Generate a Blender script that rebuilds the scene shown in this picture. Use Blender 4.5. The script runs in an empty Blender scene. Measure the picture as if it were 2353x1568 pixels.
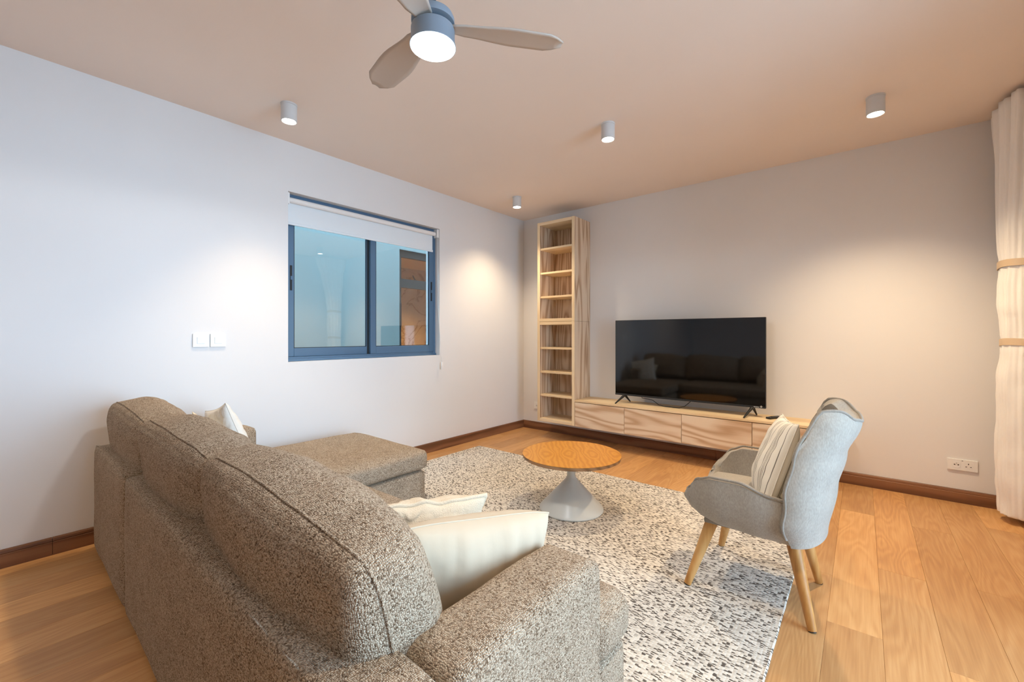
import bpy, bmesh, math, random
from mathutils import Vector, Matrix, Euler, noise
random.seed(7)
S = bpy.context.scene
COL = S.collection
PI = math.pi

# ------------------------------------------------------------------ camera
W_PX, H_PX = 2353, 1568
F_PX, YAW, HORIZON = 976.6, 39.48, 770.5
cam = bpy.data.cameras.new('camera')
cam.sensor_width = 36.0
cam.lens = F_PX / W_PX * 36.0
cam.shift_y = -(H_PX / 2 - HORIZON) / W_PX
cam.clip_start = 0.05
camo = bpy.data.objects.new('camera', cam)
COL.objects.link(camo)
camo.location = (3.428, -4.399, 1.202)
camo.rotation_euler = (PI / 2, 0, math.radians(YAW))
S.camera = camo

# ------------------------------------------------------------------ world + exposure
wd = bpy.data.worlds.new('sky'); S.world = wd
wd.use_nodes = True
bg = wd.node_tree.nodes['Background']
bg.inputs[0].default_value = (0.50, 0.745, 1.0, 1)
bg.inputs[1].default_value = 15.0
S.view_settings.view_transform = 'Standard'
S.view_settings.look = 'None'
S.view_settings.exposure = 0.27
S.view_settings.gamma = 1.0
S.view_settings.use_curve_mapping = False
WARM = (1.0, 0.78, 0.50)
COOL = (0.94, 0.97, 1.0)
SPOT_WIN, SPOT_CUR, SPOT_W, SPOT_REAR = 74.0, 130.0, 62.0, 44.0
FAN_W = 46.0

# room
H = 2.70
XR, YB = 4.42, -7.6          # right wall, rear wall
def portal(name, loc, rot, sx, sy):
    l = bpy.data.lights.new(name, 'AREA'); l.shape = 'RECTANGLE'; l.size = sx; l.size_y = sy
    l.cycles.is_portal = True
    o = bpy.data.objects.new(name, l); COL.objects.link(o); o.location = loc; o.rotation_euler = rot
    return o
portal('sky_portal', (XR + 0.21, -3.0, 1.2), (0, PI / 2, 0), 2.36, 2.3)

# ------------------------------------------------------------------ node helpers
def lin(c):
    if isinstance(c, str):
        c = [int(c[i:i + 2], 16) / 255 for i in (0, 2, 4)]
        c = [x / 12.92 if x <= .04045 else ((x + .055) / 1.055) ** 2.4 for x in c]
    return (c[0], c[1], c[2], 1)

class NT:
    def __init__(s, name):
        s.m = bpy.data.materials.new(name); s.m.use_nodes = True
        s.t = s.m.node_tree; s.b = s.t.nodes['Principled BSDF']; s.out = s.t.nodes['Material Output']
    def n(s, typ, **kw):
        nd = s.t.nodes.new(typ)
        for k, v in kw.items():
            if k.startswith('i_'):
                s.put(nd.inputs[k[2:].replace('_', ' ')], v)
            elif k.startswith('x'):
                s.put(nd.inputs[int(k[1:])], v)
            else: setattr(nd, k, v)
        return nd
    def put(s, sock, v):
        if hasattr(v, 'links') and hasattr(v, 'is_output'): s.t.links.new(v, sock)
        else: sock.default_value = v
    def math(s, op, a, b=0.0, c=None):
        nd = s.n('ShaderNodeMath', operation=op, x0=a, x1=b)
        if c is not None: s.put(nd.inputs[2], c)
        return nd.outputs[0]
    def ramp(s, fac, stops, interp='LINEAR'):
        r = s.n('ShaderNodeValToRGB'); s.put(r.inputs[0], fac); r.color_ramp.interpolation = interp
        e = r.color_ramp.elements
        while len(e) < len(stops): e.new(0.5)
        for el, (p, c) in zip(e, stops): el.position = p; el.color = lin(c)
        return r.outputs[0]
    def coords(s, kind='Object', scale=(1, 1, 1), rnd=0.0, rot=(0, 0, 0)):
        c = s.n('ShaderNodeTexCoord').outputs[kind]
        if rnd:
            oi = s.n('ShaderNodeObjectInfo').outputs['Random']
            k = s.math('MULTIPLY', oi, rnd)
            c = s.n('ShaderNodeVectorMath', operation='ADD', x0=c, x1=k).outputs[0]
        return s.n('ShaderNodeMapping', i_Vector=c, i_Scale=scale, i_Rotation=rot).outputs[0]
    def noise(s, vec, scale, detail=3, rough=.5, dist=0):
        return s.n('ShaderNodeTexNoise', i_Vector=vec, i_Scale=scale, i_Detail=detail, i_Roughness=rough, i_Distortion=dist).outputs[0]
    def mix(s, f, a, b, typ='MIX'):
        nd = s.n('ShaderNodeMix', data_type='RGBA', blend_type=typ)
        s.put(nd.inputs[0], f); s.put(nd.inputs[6], a); s.put(nd.inputs[7], b)
        return nd.outputs[2]
    def bump(s, h, strength=.3, dist=.01):
        nd = s.n('ShaderNodeBump', i_Height=h, i_Strength=strength, i_Distance=dist)
        s.t.links.new(nd.outputs[0], s.b.inputs['Normal'])
    def base(s, c):
        s.put(s.b.inputs['Base Color'], lin(c) if isinstance(c, (str, tuple, list)) and not hasattr(c, 'links') else c)
    def p(s, **kw):
        for k, v in kw.items(): s.put(s.b.inputs[k.replace('_', ' ')], v)
        return s

def plain(name, col, rough=.5, metal=0.0, spec=.5, bump=None):
    m = NT(name); m.base(col); m.p(Roughness=rough, Metallic=metal, Specular_IOR_Level=spec)
    if bump:
        m.bump(m.noise(m.coords(), bump[0], 2), bump[1], bump[2])
    return m.m

def paint(name, col):
    m = NT(name); v = m.coords()
    big = m.noise(v, 1.3, 2)
    c = m.ramp(big, [(0.3, [x * .975 for x in lin(col)[:3]]), (0.7, lin(col)[:3])])
    m.base(c); m.p(Roughness=.85, Specular_IOR_Level=.2)
    m.bump(m.noise(v, 160, 3), .06, .002)
    return m.m

def flow_wood(name, light, mid, dark, axis, k=42, amp=22, rough=.5, rnd=0.0, stretch=(1.1, 7.0)):
    """wavy flowing grain running along axis ('x','y','z'); contour lines of coord + noise"""
    m = NT(name)
    sc = {'x': (stretch[0], stretch[1], stretch[1]), 'y': (stretch[1], stretch[0], stretch[1]), 'z': (stretch[1], stretch[1], stretch[0])}[axis]
    v = m.coords(rnd=rnd)
    vs = m.n('ShaderNodeMapping', i_Vector=v, i_Scale=sc).outputs[0]
    n1 = m.noise(vs, 1.0, 2, .45, .3)
    sep = m.n('ShaderNodeSeparateXYZ', x0=v)
    other = m.math('ADD', sep.outputs['Z' if axis == 'x' else 'X'], sep.outputs['Y' if axis != 'y' else 'Z'])
    ph = m.math('ADD', m.math('MULTIPLY', other, k), m.math('MULTIPLY', n1, amp))
    s1 = m.math('MULTIPLY_ADD', m.math('SINE', ph), .5, .5)
    fine = m.noise(m.n('ShaderNodeMapping', i_Vector=v, i_Scale=tuple(3 if a == axis else 160 for a in 'xyz')).outputs[0], 1.0, 2)
    f = m.math('ADD', m.math('MULTIPLY', s1, .8), m.math('MULTIPLY', fine, .3))
    c = m.ramp(f, [(.12, dark), (.45, mid), (.85, light)])
    m.base(c); m.p(Roughness=rough, Specular_IOR_Level=.35)
    m.bump(fine, .08, .001)
    return m.m

def floor_wood():
    m = NT('floor_oak')
    oi = m.n('ShaderNodeObjectInfo').outputs['Random']
    v = m.coords(rnd=37.0)
    vs = m.n('ShaderNodeMapping', i_Vector=v, i_Scale=(6.5, .9, 1)).outputs[0]
    n1 = m.noise(vs, 1.0, 2, .4, .4)
    s1 = m.math('MULTIPLY_ADD', m.math('SINE', m.math('MULTIPLY', n1, 95)), .5, .5)
    fine = m.noise(m.n('ShaderNodeMapping', i_Vector=v, i_Scale=(170, 5, 1)).outputs[0], 1.0, 3)
    big = m.noise(m.n('ShaderNodeMapping', i_Vector=v, i_Scale=(3, 1.1, 1)).outputs[0], 1.0, 2)
    f = m.math('ADD', m.math('ADD', m.math('MULTIPLY', s1, .13), m.math('MULTIPLY', fine, .42)), m.math('MULTIPLY', big, .5))
    c = m.ramp(f, [(.25, 'B07E50'), (.5, 'C69460'), (.8, 'D9AC78')])
    tone = m.ramp(oi, [(0, (.80, .78, .76)), (.5, (.95, .94, .93)), (1, (1.12, 1.1, 1.04))])
    c = m.mix(1.0, c, tone, 'MULTIPLY')
    m.base(c); m.p(Roughness=.42, Specular_IOR_Level=.4)
    m.bump(m.math('ADD', m.math('MULTIPLY', s1, .4), fine), .08, .001)
    return m.m

def table_wood():
    m = NT('tabletop_oak')
    v = m.coords()
    sep = m.n('ShaderNodeSeparateXYZ', x0=v)
    nz = m.noise(m.n('ShaderNodeMapping', i_Vector=v, i_Scale=(14, 7, 1)).outputs[0], 1.0, 3, .5)
    u = m.math('MULTIPLY', sep.outputs['X'], 1 / .155)
    fr = m.math('SUBTRACT', m.math('FRACT', m.math('ADD', u, .62)), .5)
    yy = m.math('MULTIPLY', m.math('ADD', sep.outputs['Y'], .02), 2.6)
    r = m.math('SQRT', m.math('ADD', m.math('MULTIPLY', fr, fr), m.math('MULTIPLY', yy, yy)))
    # rings close in near the heart, straight grain away from it
    blend = m.n('ShaderNodeMapRange', x0=r, x1=.30, x2=.46).outputs[0]
    lines = m.math('MULTIPLY', m.math('ABSOLUTE', fr), 1.0)
    d = m.math('ADD', m.math('MULTIPLY', r, m.math('SUBTRACT', 1.0, blend)), m.math('MULTIPLY', m.math('ADD', lines, .22), blend))
    ph = m.math('ADD', m.math('MULTIPLY', d, 30), m.math('MULTIPLY', nz, 11))
    s1 = m.math('MULTIPLY_ADD', m.math('SINE', ph), .5, .5)
    fine = m.noise(m.n('ShaderNodeMapping', i_Vector=v, i_Scale=(190, 9, 1)).outputs[0], 1.0, 2)
    f = m.math('ADD', m.math('MULTIPLY', s1, .55), m.math('MULTIPLY', fine, .45))
    m.base(m.ramp(f, [(.1, 'C07E2E'), (.5, 'CC8B38'), (.9, 'D69844')]))
    m.p(Roughness=.38, Specular_IOR_Level=.4)
    m.bump(fine, .06, .001)
    return m.m

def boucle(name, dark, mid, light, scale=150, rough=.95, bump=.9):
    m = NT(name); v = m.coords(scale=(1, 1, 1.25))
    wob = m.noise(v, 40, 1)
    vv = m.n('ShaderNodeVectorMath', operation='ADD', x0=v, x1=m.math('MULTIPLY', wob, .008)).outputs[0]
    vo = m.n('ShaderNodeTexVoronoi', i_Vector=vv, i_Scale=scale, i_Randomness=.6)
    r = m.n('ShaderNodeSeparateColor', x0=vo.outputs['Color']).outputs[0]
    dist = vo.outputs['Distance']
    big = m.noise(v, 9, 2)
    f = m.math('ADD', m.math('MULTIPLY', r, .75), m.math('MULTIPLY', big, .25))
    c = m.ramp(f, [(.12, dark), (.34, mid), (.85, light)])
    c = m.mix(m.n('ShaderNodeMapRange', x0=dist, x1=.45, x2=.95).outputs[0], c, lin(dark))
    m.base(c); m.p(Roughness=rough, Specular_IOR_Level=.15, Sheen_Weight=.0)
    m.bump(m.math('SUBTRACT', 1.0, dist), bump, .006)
    return m.m

def rug_mat():
    m = NT('rug_weave'); v = m.coords(scale=(78, 180, 1))
    vo = m.n('ShaderNodeTexVoronoi', i_Vector=v, i_Scale=1.0, i_Randomness=.42)
    r = m.n('ShaderNodeSeparateColor', x0=vo.outputs['Color']).outputs[0]
    vb = m.noise(m.coords(), 2.2, 2)
    f = m.math('ADD', r, m.math('MULTIPLY', m.math('SUBTRACT', vb, .5), .25))
    c = m.ramp(f, [(.0, '534A43'), (.20, '6E655C'), (.27, 'BDB3A6'), (.6, 'D6CCBF'), (1, 'E4DCD0')])
    m.base(c); m.p(Roughness=.95, Specular_IOR_Level=.1)
    m.bump(m.math('SUBTRACT', 1.0, vo.outputs['Distance']), .5, .004)
    return m.m

def felt(name, col, col2, scale=220):
    m = NT(name); v = m.coords()
    n1 = m.noise(m.n('ShaderNodeMapping', i_Vector=v, i_Scale=(1, 1, .35)).outputs[0], scale, 2)
    n2 = m.noise(v, 14, 2)
    f = m.math('ADD', m.math('MULTIPLY', n1, .7), m.math('MULTIPLY', n2, .3))
    m.base(m.ramp(f, [(.3, col2), (.7, col)])); m.p(Roughness=.92, Specular_IOR_Level=.15, Sheen_Weight=.2)
    m.bump(n1, .25, .002)
    return m.m

def cloth(name, col, bump_scale=8, strength=.2, dist=.01, trans=0.0):
    m = NT(name); v = m.coords()
    m.base(col); m.p(Roughness=.85, Specular_IOR_Level=.15)
    wv = m.noise(v, 500, 1)
    h = m.math('ADD', m.math('MULTIPLY', m.noise(v, bump_scale, 3), 1.0), m.math('MULTIPLY', wv, .02))
    m.bump(h, strength, dist)
    return m.m

def striped():
    m = NT('striped_linen')
    sep = m.n('ShaderNodeSeparateXYZ', x0=m.coords())
    u = m.math('FRACT', m.math('MULTIPLY_ADD', sep.outputs['X'], 1 / .125, .31))
    D, L = '5A5148', 'E9E1D3'
    st = [(0, L)]
    for a, b in ((.10, .135), (.20, .222), (.27, .305), (.355, .378), (.43, .465), (.70, .725)):
        st += [(a, D), (b, L)]
    c = m.ramp(u, st, 'CONSTANT')
    th = m.noise(m.n('ShaderNodeMapping', i_Vector=m.coords(), i_Scale=(120, 500, 1)).outputs[0], 1.0, 1)
    c = m.mix(m.math('MULTIPLY', th, .25), c, lin(L))
    m.base(c); m.p(Roughness=.9, Specular_IOR_Level=.15)
    m.bump(m.noise(m.coords(), 500, 1), .15, .002)
    return m.m

def glass(name, tint=(.92, .97, .98), f0=.10):
    m = NT(name)
    tr = m.n('ShaderNodeBsdfTransparent', i_Color=lin(tint))
    gl = m.n('ShaderNodeBsdfGlossy', i_Color=(1, 1, 1, 1), i_Roughness=.0)
    ge = m.n('ShaderNodeNewGeometry')
    d = m.math('ABSOLUTE', m.n('ShaderNodeVectorMath', operation='DOT_PRODUCT', x0=ge.outputs['Normal'], x1=ge.outputs['Incoming']).outputs['Value'])
    f = m.math('MULTIPLY_ADD', m.math('POWER', m.math('SUBTRACT', 1.0, d), 5.0), 1 - f0, f0)
    mx = m.n('ShaderNodeMixShader', x0=f, x1=tr.outputs[0], x2=gl.outputs[0])
    m.t.links.new(mx.outputs[0], m.out.inputs[0])
    return m.m

def emit(name, col, strength):
    m = NT(name); m.base(col); m.p(Emission_Color=lin(col), Emission_Strength=strength); return m.m

def marble():
    m = NT('marble_tile'); v = m.coords()
    n = m.noise(v, 1.6, 5, .6, 1.2)
    ridge = m.math('ABSOLUTE', m.math('SUBTRACT', n, .5))
    m.base(m.ramp(ridge, [(0, 'B49A7C'), (.025, 'DDCBB2'), (.2, 'E8DAC4')])); m.p(Roughness=.35)
    return m.m

MAT = dict(
    wall=paint('wall_paint', 'E9E5E2'),
    ceil=paint('ceiling_paint', 'F3E2D4'),
    floor=floor_wood(),
    slab=plain('floor_underlay', 'C79A6A', .8),
    base=flow_wood('baseboard_wood', '8F6344', '7E5338', '6B462D', 'x', 60, 10, .45),
    basey=flow_wood('baseboard_wood_long', '8F6344', '7E5338', '6B462D', 'y', 60, 10, .45),
    ash_v=flow_wood('ash_vertical', 'E3CDB2', 'D4B799', 'B89676', 'z', 60, 55, .5, 0, (.5, 5.0)),
    ash_h=flow_wood('ash_horizontal', 'E3CDB2', 'D8BC9E', 'C09C7A', 'x', 60, 42, .5, 3.0, (.75, 4.5)),
    ash_p=flow_wood('ash_plain', 'EBD3AE', 'E5CBA4', 'D9BB92', 'x', 20, 6, .5),
    ash_pv=flow_wood('ash_plain_vertical', 'EBD3AE', 'E5CBA4', 'D9BB92', 'z', 20, 6, .5),
    leg=flow_wood('chair_leg_wood', 'D2A063', 'C58F50', 'AC763C', 'z', 40, 8, .45, 0, (1.5, 20)),
    top=table_wood(),
    edge=flow_wood('tabletop_edge', 'A8805C', '96704F', '80603F', 'x', 90, 10, .5),
    grey_metal=plain('table_base_lacquer', 'CECDC6', .3),
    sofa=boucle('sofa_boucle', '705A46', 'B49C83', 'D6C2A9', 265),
    rug=rug_mat(),
    felt=felt('armchair_felt', 'AEA69B', '958D82'),
    felt_d=felt('armchair_piping', '968E83', '827A70'),
    cream=cloth('cream_cotton', 'C6B49C', 7, .25, .02),
    white_knit=cloth('white_knit', 'EAE3D8', 60, .35, .006),
    fleece=cloth('cream_fleece', 'DAC8AE', 240, .6, .006),
    beige=cloth('beige_cotton', 'E2D2B8', 9, .2, .01),
    stripe=striped(),
    curtain=cloth('curtain_cloth', 'F3EEE8', 14, .25, .02),
    tape=plain('packing_tape', 'D9BE9C', .4),
    blind=plain('blind_fabric', 'E8ECEE', .8),
    blind_tube=plain('blind_tube', 'EFEAE6', .5),
    frame=plain('window_frame_paint', '54708A', .4),
    gasket=plain('black_gasket', '14171A', .6),
    glass=glass('window_glass'),
    glass2=glass('far_window_glass', (.95, .95, .95), .02),
    glass_r=glass('door_glass', (.98, .99, 1), .04),
    black=plain('black_plastic', '17181A', .4),
    bezel=plain('tv_bezel', '2A2C30', .35, .3),
    screen=plain('tv_screen', '050506', .045, 0, .6),
    silver=plain('tv_print', 'B8B8B8', .4),
    white_pl=plain('white_plastic', 'EFEDEA', .35),
    dark_hole=plain('socket_hole', '3A2B20', .8),
    lampwhite=plain('lamp_white', 'D8D6D4', .5),
    lens=emit('downlight_lens', (1, .93, .82), 22.0),
    fanlens=emit('fan_lamp_lens', (.93, .97, 1), 16.0),
    fan=plain('fan_housing_grey', '8E9CAA', .42, .25),
    fan_d=plain('fan_dark', '3A4048', .5),
    blade=plain('fan_blade', 'C6B6A8', .6),
    ext=paint('lightwell_render', 'A2A9A5'),
    fin=plain('sky_blocker_grey', '8C8278', .9),  # mid grey of the two added sky blockers outside the doors
    ext_floor=plain('lightwell_floor', 'A09C96', .9),
    kframe=plain('dark_window_frame', '3A3735', .5),
    marble=marble(),
    kwall=paint('kitchen_paint', 'E8CFA8'),
)

# ------------------------------------------------------------------ mesh helpers
def link(name, me, mat, parent=None, smooth=False, angle=None):
    o = bpy.data.objects.new(name, me); COL.objects.link(o)
    if mat is not None and not me.materials: me.materials.append(mat)
    if smooth:
        me.polygons.foreach_set('use_smooth', [True] * len(me.polygons))
        if angle: me.set_sharp_from_angle(angle=math.radians(angle))
    if parent: o.parent = parent
    return o

class B:
    """collects shapes into one bmesh"""
    def __init__(s): s.bm = bmesh.new()
    def box(s, x0, x1, y0, y1, z0, z1, bev=0, seg=2, mtx=None):
        r = bmesh.ops.create_cube(s.bm, size=1.0)
        vs = r['verts']
        M = Matrix.Translation(((x0 + x1) / 2, (y0 + y1) / 2, (z0 + z1) / 2)) @ Matrix.Diagonal((abs(x1 - x0), abs(y1 - y0), abs(z1 - z0), 1))
        bmesh.ops.transform(s.bm, matrix=M, verts=vs)
        if bev:
            es = list({e for v in vs for e in v.link_edges})
            rr = bmesh.ops.bevel(s.bm, geom=es, offset=bev, segments=seg, profile=.5, affect='EDGES')
            vs = rr['verts']
        if mtx is not None: bmesh.ops.transform(s.bm, matrix=mtx, verts=list({v for v in vs}))
        return s
    def grid(s, rows, closed_u=False, closed_v=False, cap=False):
        """rows: list of lists of points"""
        V = [[s.bm.verts.new(p) for p in r] for r in rows]
        n, m = len(V), len(V[0])
        for i in range(n - (0 if closed_v else 1)):
            for j in range(m - (0 if closed_u else 1)):
                a, b = V[i][j], V[i][(j + 1) % m]; c, d = V[(i + 1) % n][(j + 1) % m], V[(i + 1) % n][j]
                try: s.bm.faces.new((a, b, c, d))
                except ValueError: pass
        if cap:
            for r in (V[0][::-1], V[-1]):
                try: s.bm.faces.new(r)
                except ValueError: pass
        return s
    def lathe(s, prof, c=(0, 0), n=48, cap=True):
        rows = [[(c[0] + r * math.cos(2 * PI * j / n), c[1] + r * math.sin(2 * PI * j / n), z) for j in range(n)] for r, z in prof]
        return s.grid(rows, closed_u=True, cap=cap)
    def tube(s, pts, r, n=8, closed=False, cap=True):
        P = [Vector(p) for p in pts]; R = r if isinstance(r, (list, tuple)) else [r] * len(P)
        rows = []; up = None; L = len(P)
        for i, p in enumerate(P):
            a = P[(i - 1) % L] if (closed or i > 0) else p
            b = P[(i + 1) % L] if (closed or i < L - 1) else p
            t = (b - a)
            if t.length < 1e-9: t = Vector((0, 0, 1))
            t.normalize()
            if up is None: up = Vector((0, 0, 1)) if abs(t.z) < .9 else Vector((1, 0, 0))
            x = up - t * up.dot(t)
            if x.length < 1e-6: x = t.orthogonal()
            x.normalize(); y = t.cross(x); up = x
            rows.append([p + (x * math.cos(2 * PI * j / n) + y * math.sin(2 * PI * j / n)) * R[i] for j in range(n)])
        return s.grid(rows, closed_u=True, closed_v=closed, cap=cap and not closed)
    def prism(s, poly, axis, a, b):
        """extrude 2D polygon along an axis between a and b"""
        def P(u, v, w): return {'x': (w, u, v), 'y': (u, w, v), 'z': (u, v, w)}[axis]
        A = [s.bm.verts.new(P(u, v, a)) for u, v in poly]; Bv = [s.bm.verts.new(P(u, v, b)) for u, v in poly]
        s.bm.faces.new(A[::-1]); s.bm.faces.new(Bv)
        for i in range(len(A)):
            j = (i + 1) % len(A); s.bm.faces.new((A[i], A[j], Bv[j], Bv[i]))
        return s
    def mesh(s, name):
        bmesh.ops.recalc_face_normals(s.bm, faces=s.bm.faces)
        me = bpy.data.meshes.new(name); s.bm.to_mesh(me); s.bm.free(); return me
    def obj(s, name, mat, parent=None, smooth=False, angle=None):
        return link(name, s.mesh(name), MAT[mat] if isinstance(mat, str) else mat, parent, smooth, angle)

def empty(name, loc=(0, 0, 0), rz=0.0):
    o = bpy.data.objects.new(name, None); o.empty_display_size = .1
    COL.objects.link(o); o.location = loc; o.rotation_euler = (0, 0, rz); return o
def tag(o, label, cat, group=None):
    o['label'] = label; o['category'] = cat
    if group: o['group'] = group
    return o
def struct(o, label=None, cat=None):
    o['kind'] = 'structure'
    if label: o['label'] = label
    if cat: o['category'] = cat
    return o
def lerp(pts, t):
    """piecewise-linear/smooth interpolation of a table [(t,v),...]"""
    if t <= pts[0][0]: return pts[0][1]
    for (a, va), (b, vb) in zip(pts, pts[1:]):
        if t <= b:
            k = (t - a) / (b - a); k = k * k * (3 - 2 * k)
            return va + (vb - va) * k
    return pts[-1][1]

# ================================================================== ROOM SHELL
WIN_Y0, WIN_Y1, WIN_Z0, WIN_Z1 = -2.962, -1.435, .992, 2.318
T = .22
b = B()
b.box(-T, 0, YB - T, WIN_Y0, 0, H); b.box(-T, 0, WIN_Y1, T, 0, H)
b.box(-T, 0, WIN_Y0, WIN_Y1, 0, WIN_Z0); b.box(-T, 0, WIN_Y0, WIN_Y1, WIN_Z1, H)
struct(b.obj('wall_left', 'wall'), 'plain white wall holding the sliding window', 'wall')
struct(B().box(0, XR + T, 0, T, 0, H).obj('wall_front', 'wall'), 'plain warm-lit wall behind the television', 'wall')
struct(B().box(0, XR + T, YB - T, YB, 0, H).obj('wall_rear', 'wall'), 'plain wall closing the room behind the sofa', 'wall')
RW0, RW1, RWH = -4.15, -1.85, 2.4
b = B()
b.box(XR, XR + T, YB, RW0, 0, H); b.box(XR, XR + T, RW1, 0, 0, H); b.box(XR, XR + T, RW0, RW1, RWH, H)
struct(b.obj('wall_right', 'wall'), 'wall with the glazed balcony doors behind the curtain', 'wall')
struct(B().box(-T, XR + T, YB - T, T, H, H + .2).obj('ceiling', 'ceil'), 'plain pale ceiling with surface downlights and fan', 'ceiling')
fl = struct(B().box(-T, XR + T, YB - T, T, -.2, -.012).obj('floor', 'slab'), 'warm oak plank floor', 'floor')

# planks: children of floor
PW, PL = .178, 1.49
def plank_mesh(w, l): return B().box(-w / 2 + .0002, w / 2 - .0002, -l / 2 + .0002, l / 2 - .0002, -.012, 0, .0009, 1).mesh('plank')
cache = {}
row0 = 3.313
k0 = -math.ceil(row0 / PW)
offs = {0: -.685, 1: -.02, 2: -.74, 3: -1.46, -1: -.25}
for k in range(k0, 8):
    x0, x1 = max(row0 + k * PW, 0.0), min(row0 + (k + 1) * PW, XR)
    if x1 - x0 < .02: continue
    e = offs.get(k, -random.uniform(.05, PL)); ys = [0.0]
    while e > YB: ys.append(e); e -= PL
    ys.append(YB)
    for ya, yb in zip(ys, ys[1:]):
        l = ya - yb
        if l < .02: continue
        key = (round(x1 - x0, 4), round(l, 4))
        if key not in cache: cache[key] = plank_mesh(*key)
        o = link('plank', cache[key], MAT['floor'], fl)
        o.location = ((x0 + x1) / 2, (ya + yb) / 2, 0)

# baseboards (profile with a bead near the top), each length a board of its own
BH = .095
def bprof(s=1): return [(0, 0), (.016 * s, 0), (.016 * s, .070), (.0135 * s, .073), (.0155 * s, .077), (.0135 * s, .089), (.009 * s, BH), (0, BH)]
bl = struct(B().prism([(.0, .0), (.004, 0), (.004, BH - .01), (.0, BH - .01)], 'y', YB, 0).obj('baseboard_left', 'basey'), 'brown wooden baseboard under the window wall', 'baseboard')
for ya, yb in ((0, -2.35), (-2.352, -4.202), (-4.204, -6.0), (-6.002, YB)):
    B().prism(bprof(), 'y', ya, yb).obj('board', 'basey', bl)
bf = struct(B().prism([(0, 0), (-.004, 0), (-.004, BH - .01), (0, BH - .01)], 'x', .017, XR).obj('baseboard_front', 'base'), 'brown wooden baseboard along the television wall', 'baseboard')
for xa, xb in ((.017, 2.35), (2.352, XR)):
    B().prism(bprof(-1), 'x', xa, xb).obj('board', 'base', bf)

# ---- glazed balcony doors on the right wall (source of the daylight)
w2 = struct(empty('window_2', (XR + .1, 0, 0)), 'tall glazed balcony doors along the curtain wall', 'window')
b = B()
b.box(-.04, .04, RW0, RW1, RWH - .06, RWH); b.box(-.04, .04, RW0, RW1, 0, .05)
for y in (RW0 + .03, RW1 - .03): b.box(-.04, .04, y - .03, y + .03, .05, RWH - .06)
b.obj('frame', 'frame', w2)
n = 2
for i in range(n):
    ya = RW0 + .06 + i * (RW1 - RW0 - .12) / n; yb = ya + (RW1 - RW0 - .12) / n
    s = B()
    s.box(-.02, .02, ya, ya + .06, .05, RWH - .06); s.box(-.02, .02, yb - .06, yb, .05, RWH - .06)
    s.box(-.02, .02, ya + .06, yb - .06, .05, .12); s.box(-.02, .02, ya + .06, yb - .06, RWH - .13, RWH - .06)
    so = s.obj('sash', 'frame', w2)
    B().box(-.004, .004, ya + .06, yb - .06, .12, RWH - .13).obj('pane', 'glass_r', so)
struct(B().box(XR + T, XR + 4, YB, 2, -.25, -.05).obj('floor_balcony', 'ext_floor'), 'pale balcony floor outside the glazed doors', 'floor')

struct(B().box(XR + T, XR + 2.6, RW0 - .2, RW0, -.05, 2.9).obj('wall_sky_blocker', 'fin'), 'added unseen side wall blocking slanting sky light outside the glazed doors', 'wall')  # added out of view to keep slanting sky light off the television wall
struct(B().box(XR + T, XR + 2.6, RW0 - .2, RW1 + 1.2, 2.9, 3.1).obj('ceiling_sky_blocker', 'fin'), 'added unseen slab blocking high sky light outside the glazed doors', 'ceiling')  # added out of view to cut light from the high sky

# ---- sliding window on the left wall
w1 = struct(empty('window_1', (-.085, 0, 0)), 'blue-grey aluminium sliding window with two panes', 'window')
yA, yB, zA, zB = WIN_Y0 + .001, WIN_Y1 - .001, WIN_Z0 + .001, WIN_Z1 - .001
b = B()
b.box(-.045, .02, yA, yA + .028, zA, zB, .002, 1); b.box(-.045, .02, yB - .028, yB, zA, zB, .002, 1)
b.box(-.045, .02, yA + .028, yB - .028, zB - .03, zB, .002, 1); b.box(-.045, .02, yA + .028, yB - .028, zA, zA + .035, .002, 1)
b.box(.02, .032, yA, yB, zA, zA + .018, .002, 1)
b.obj('frame', 'frame', w1)
ym = -2.205
def sash(name, ya, yb, xo, hand_y):
    z0, z1 = zA + .036, zB - .031
    s = B(); w = .055
    s.box(xo, xo + .026, ya, ya + w, z0, z1, .003, 1); s.box(xo, xo + .026, yb - w, yb, z0, z1, .003, 1)
    s.box(xo, xo + .026, ya + w, yb - w, z0, z0 + .068, .003, 1); s.box(xo, xo + .026, ya + w, yb - w, z1 - .068, z1, .003, 1)
    o = s.obj('sash', 'frame', w1)
    B().box(xo + .009, xo + .017, ya + w, yb - w, z0 + .068, z1 - .068).obj('pane', 'glass', o)
    g = B(); e = .005
    a, c, d, f = ya + w, yb - w, z0 + .068, z1 - .068
    g.box(xo + .017, xo + .0215, a, a + e, d, f); g.box(xo + .017, xo + .0215, c - e, c, d, f)
    g.box(xo + .017, xo + .0215, a + e, c - e, d, d + e); g.box(xo + .017, xo + .0215, a + e, c - e, f - e, f)
    g.obj('gasket', 'gasket', o)
    h = B().box(xo + .0255, xo + .029, hand_y - .009, hand_y + .009, 1.56, 1.76, .0016, 2)
    ho = h.obj('latch', 'gasket', o)
    if name == 'left': B().box(xo + .0262, xo + .0275, ym - .021, ym - .001, z0, z1).obj('interlock', 'gasket', o)
    B().box(xo + .029, xo + .035, hand_y - .006, hand_y + .006, 1.645, 1.675, .002, 2).obj('latch_tab', 'frame', o)
sash('left', yA + .029, ym + .03, -.035, yA + .06)
sash('right', ym - .0, yB - .029, -.006, yB - .056)

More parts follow.
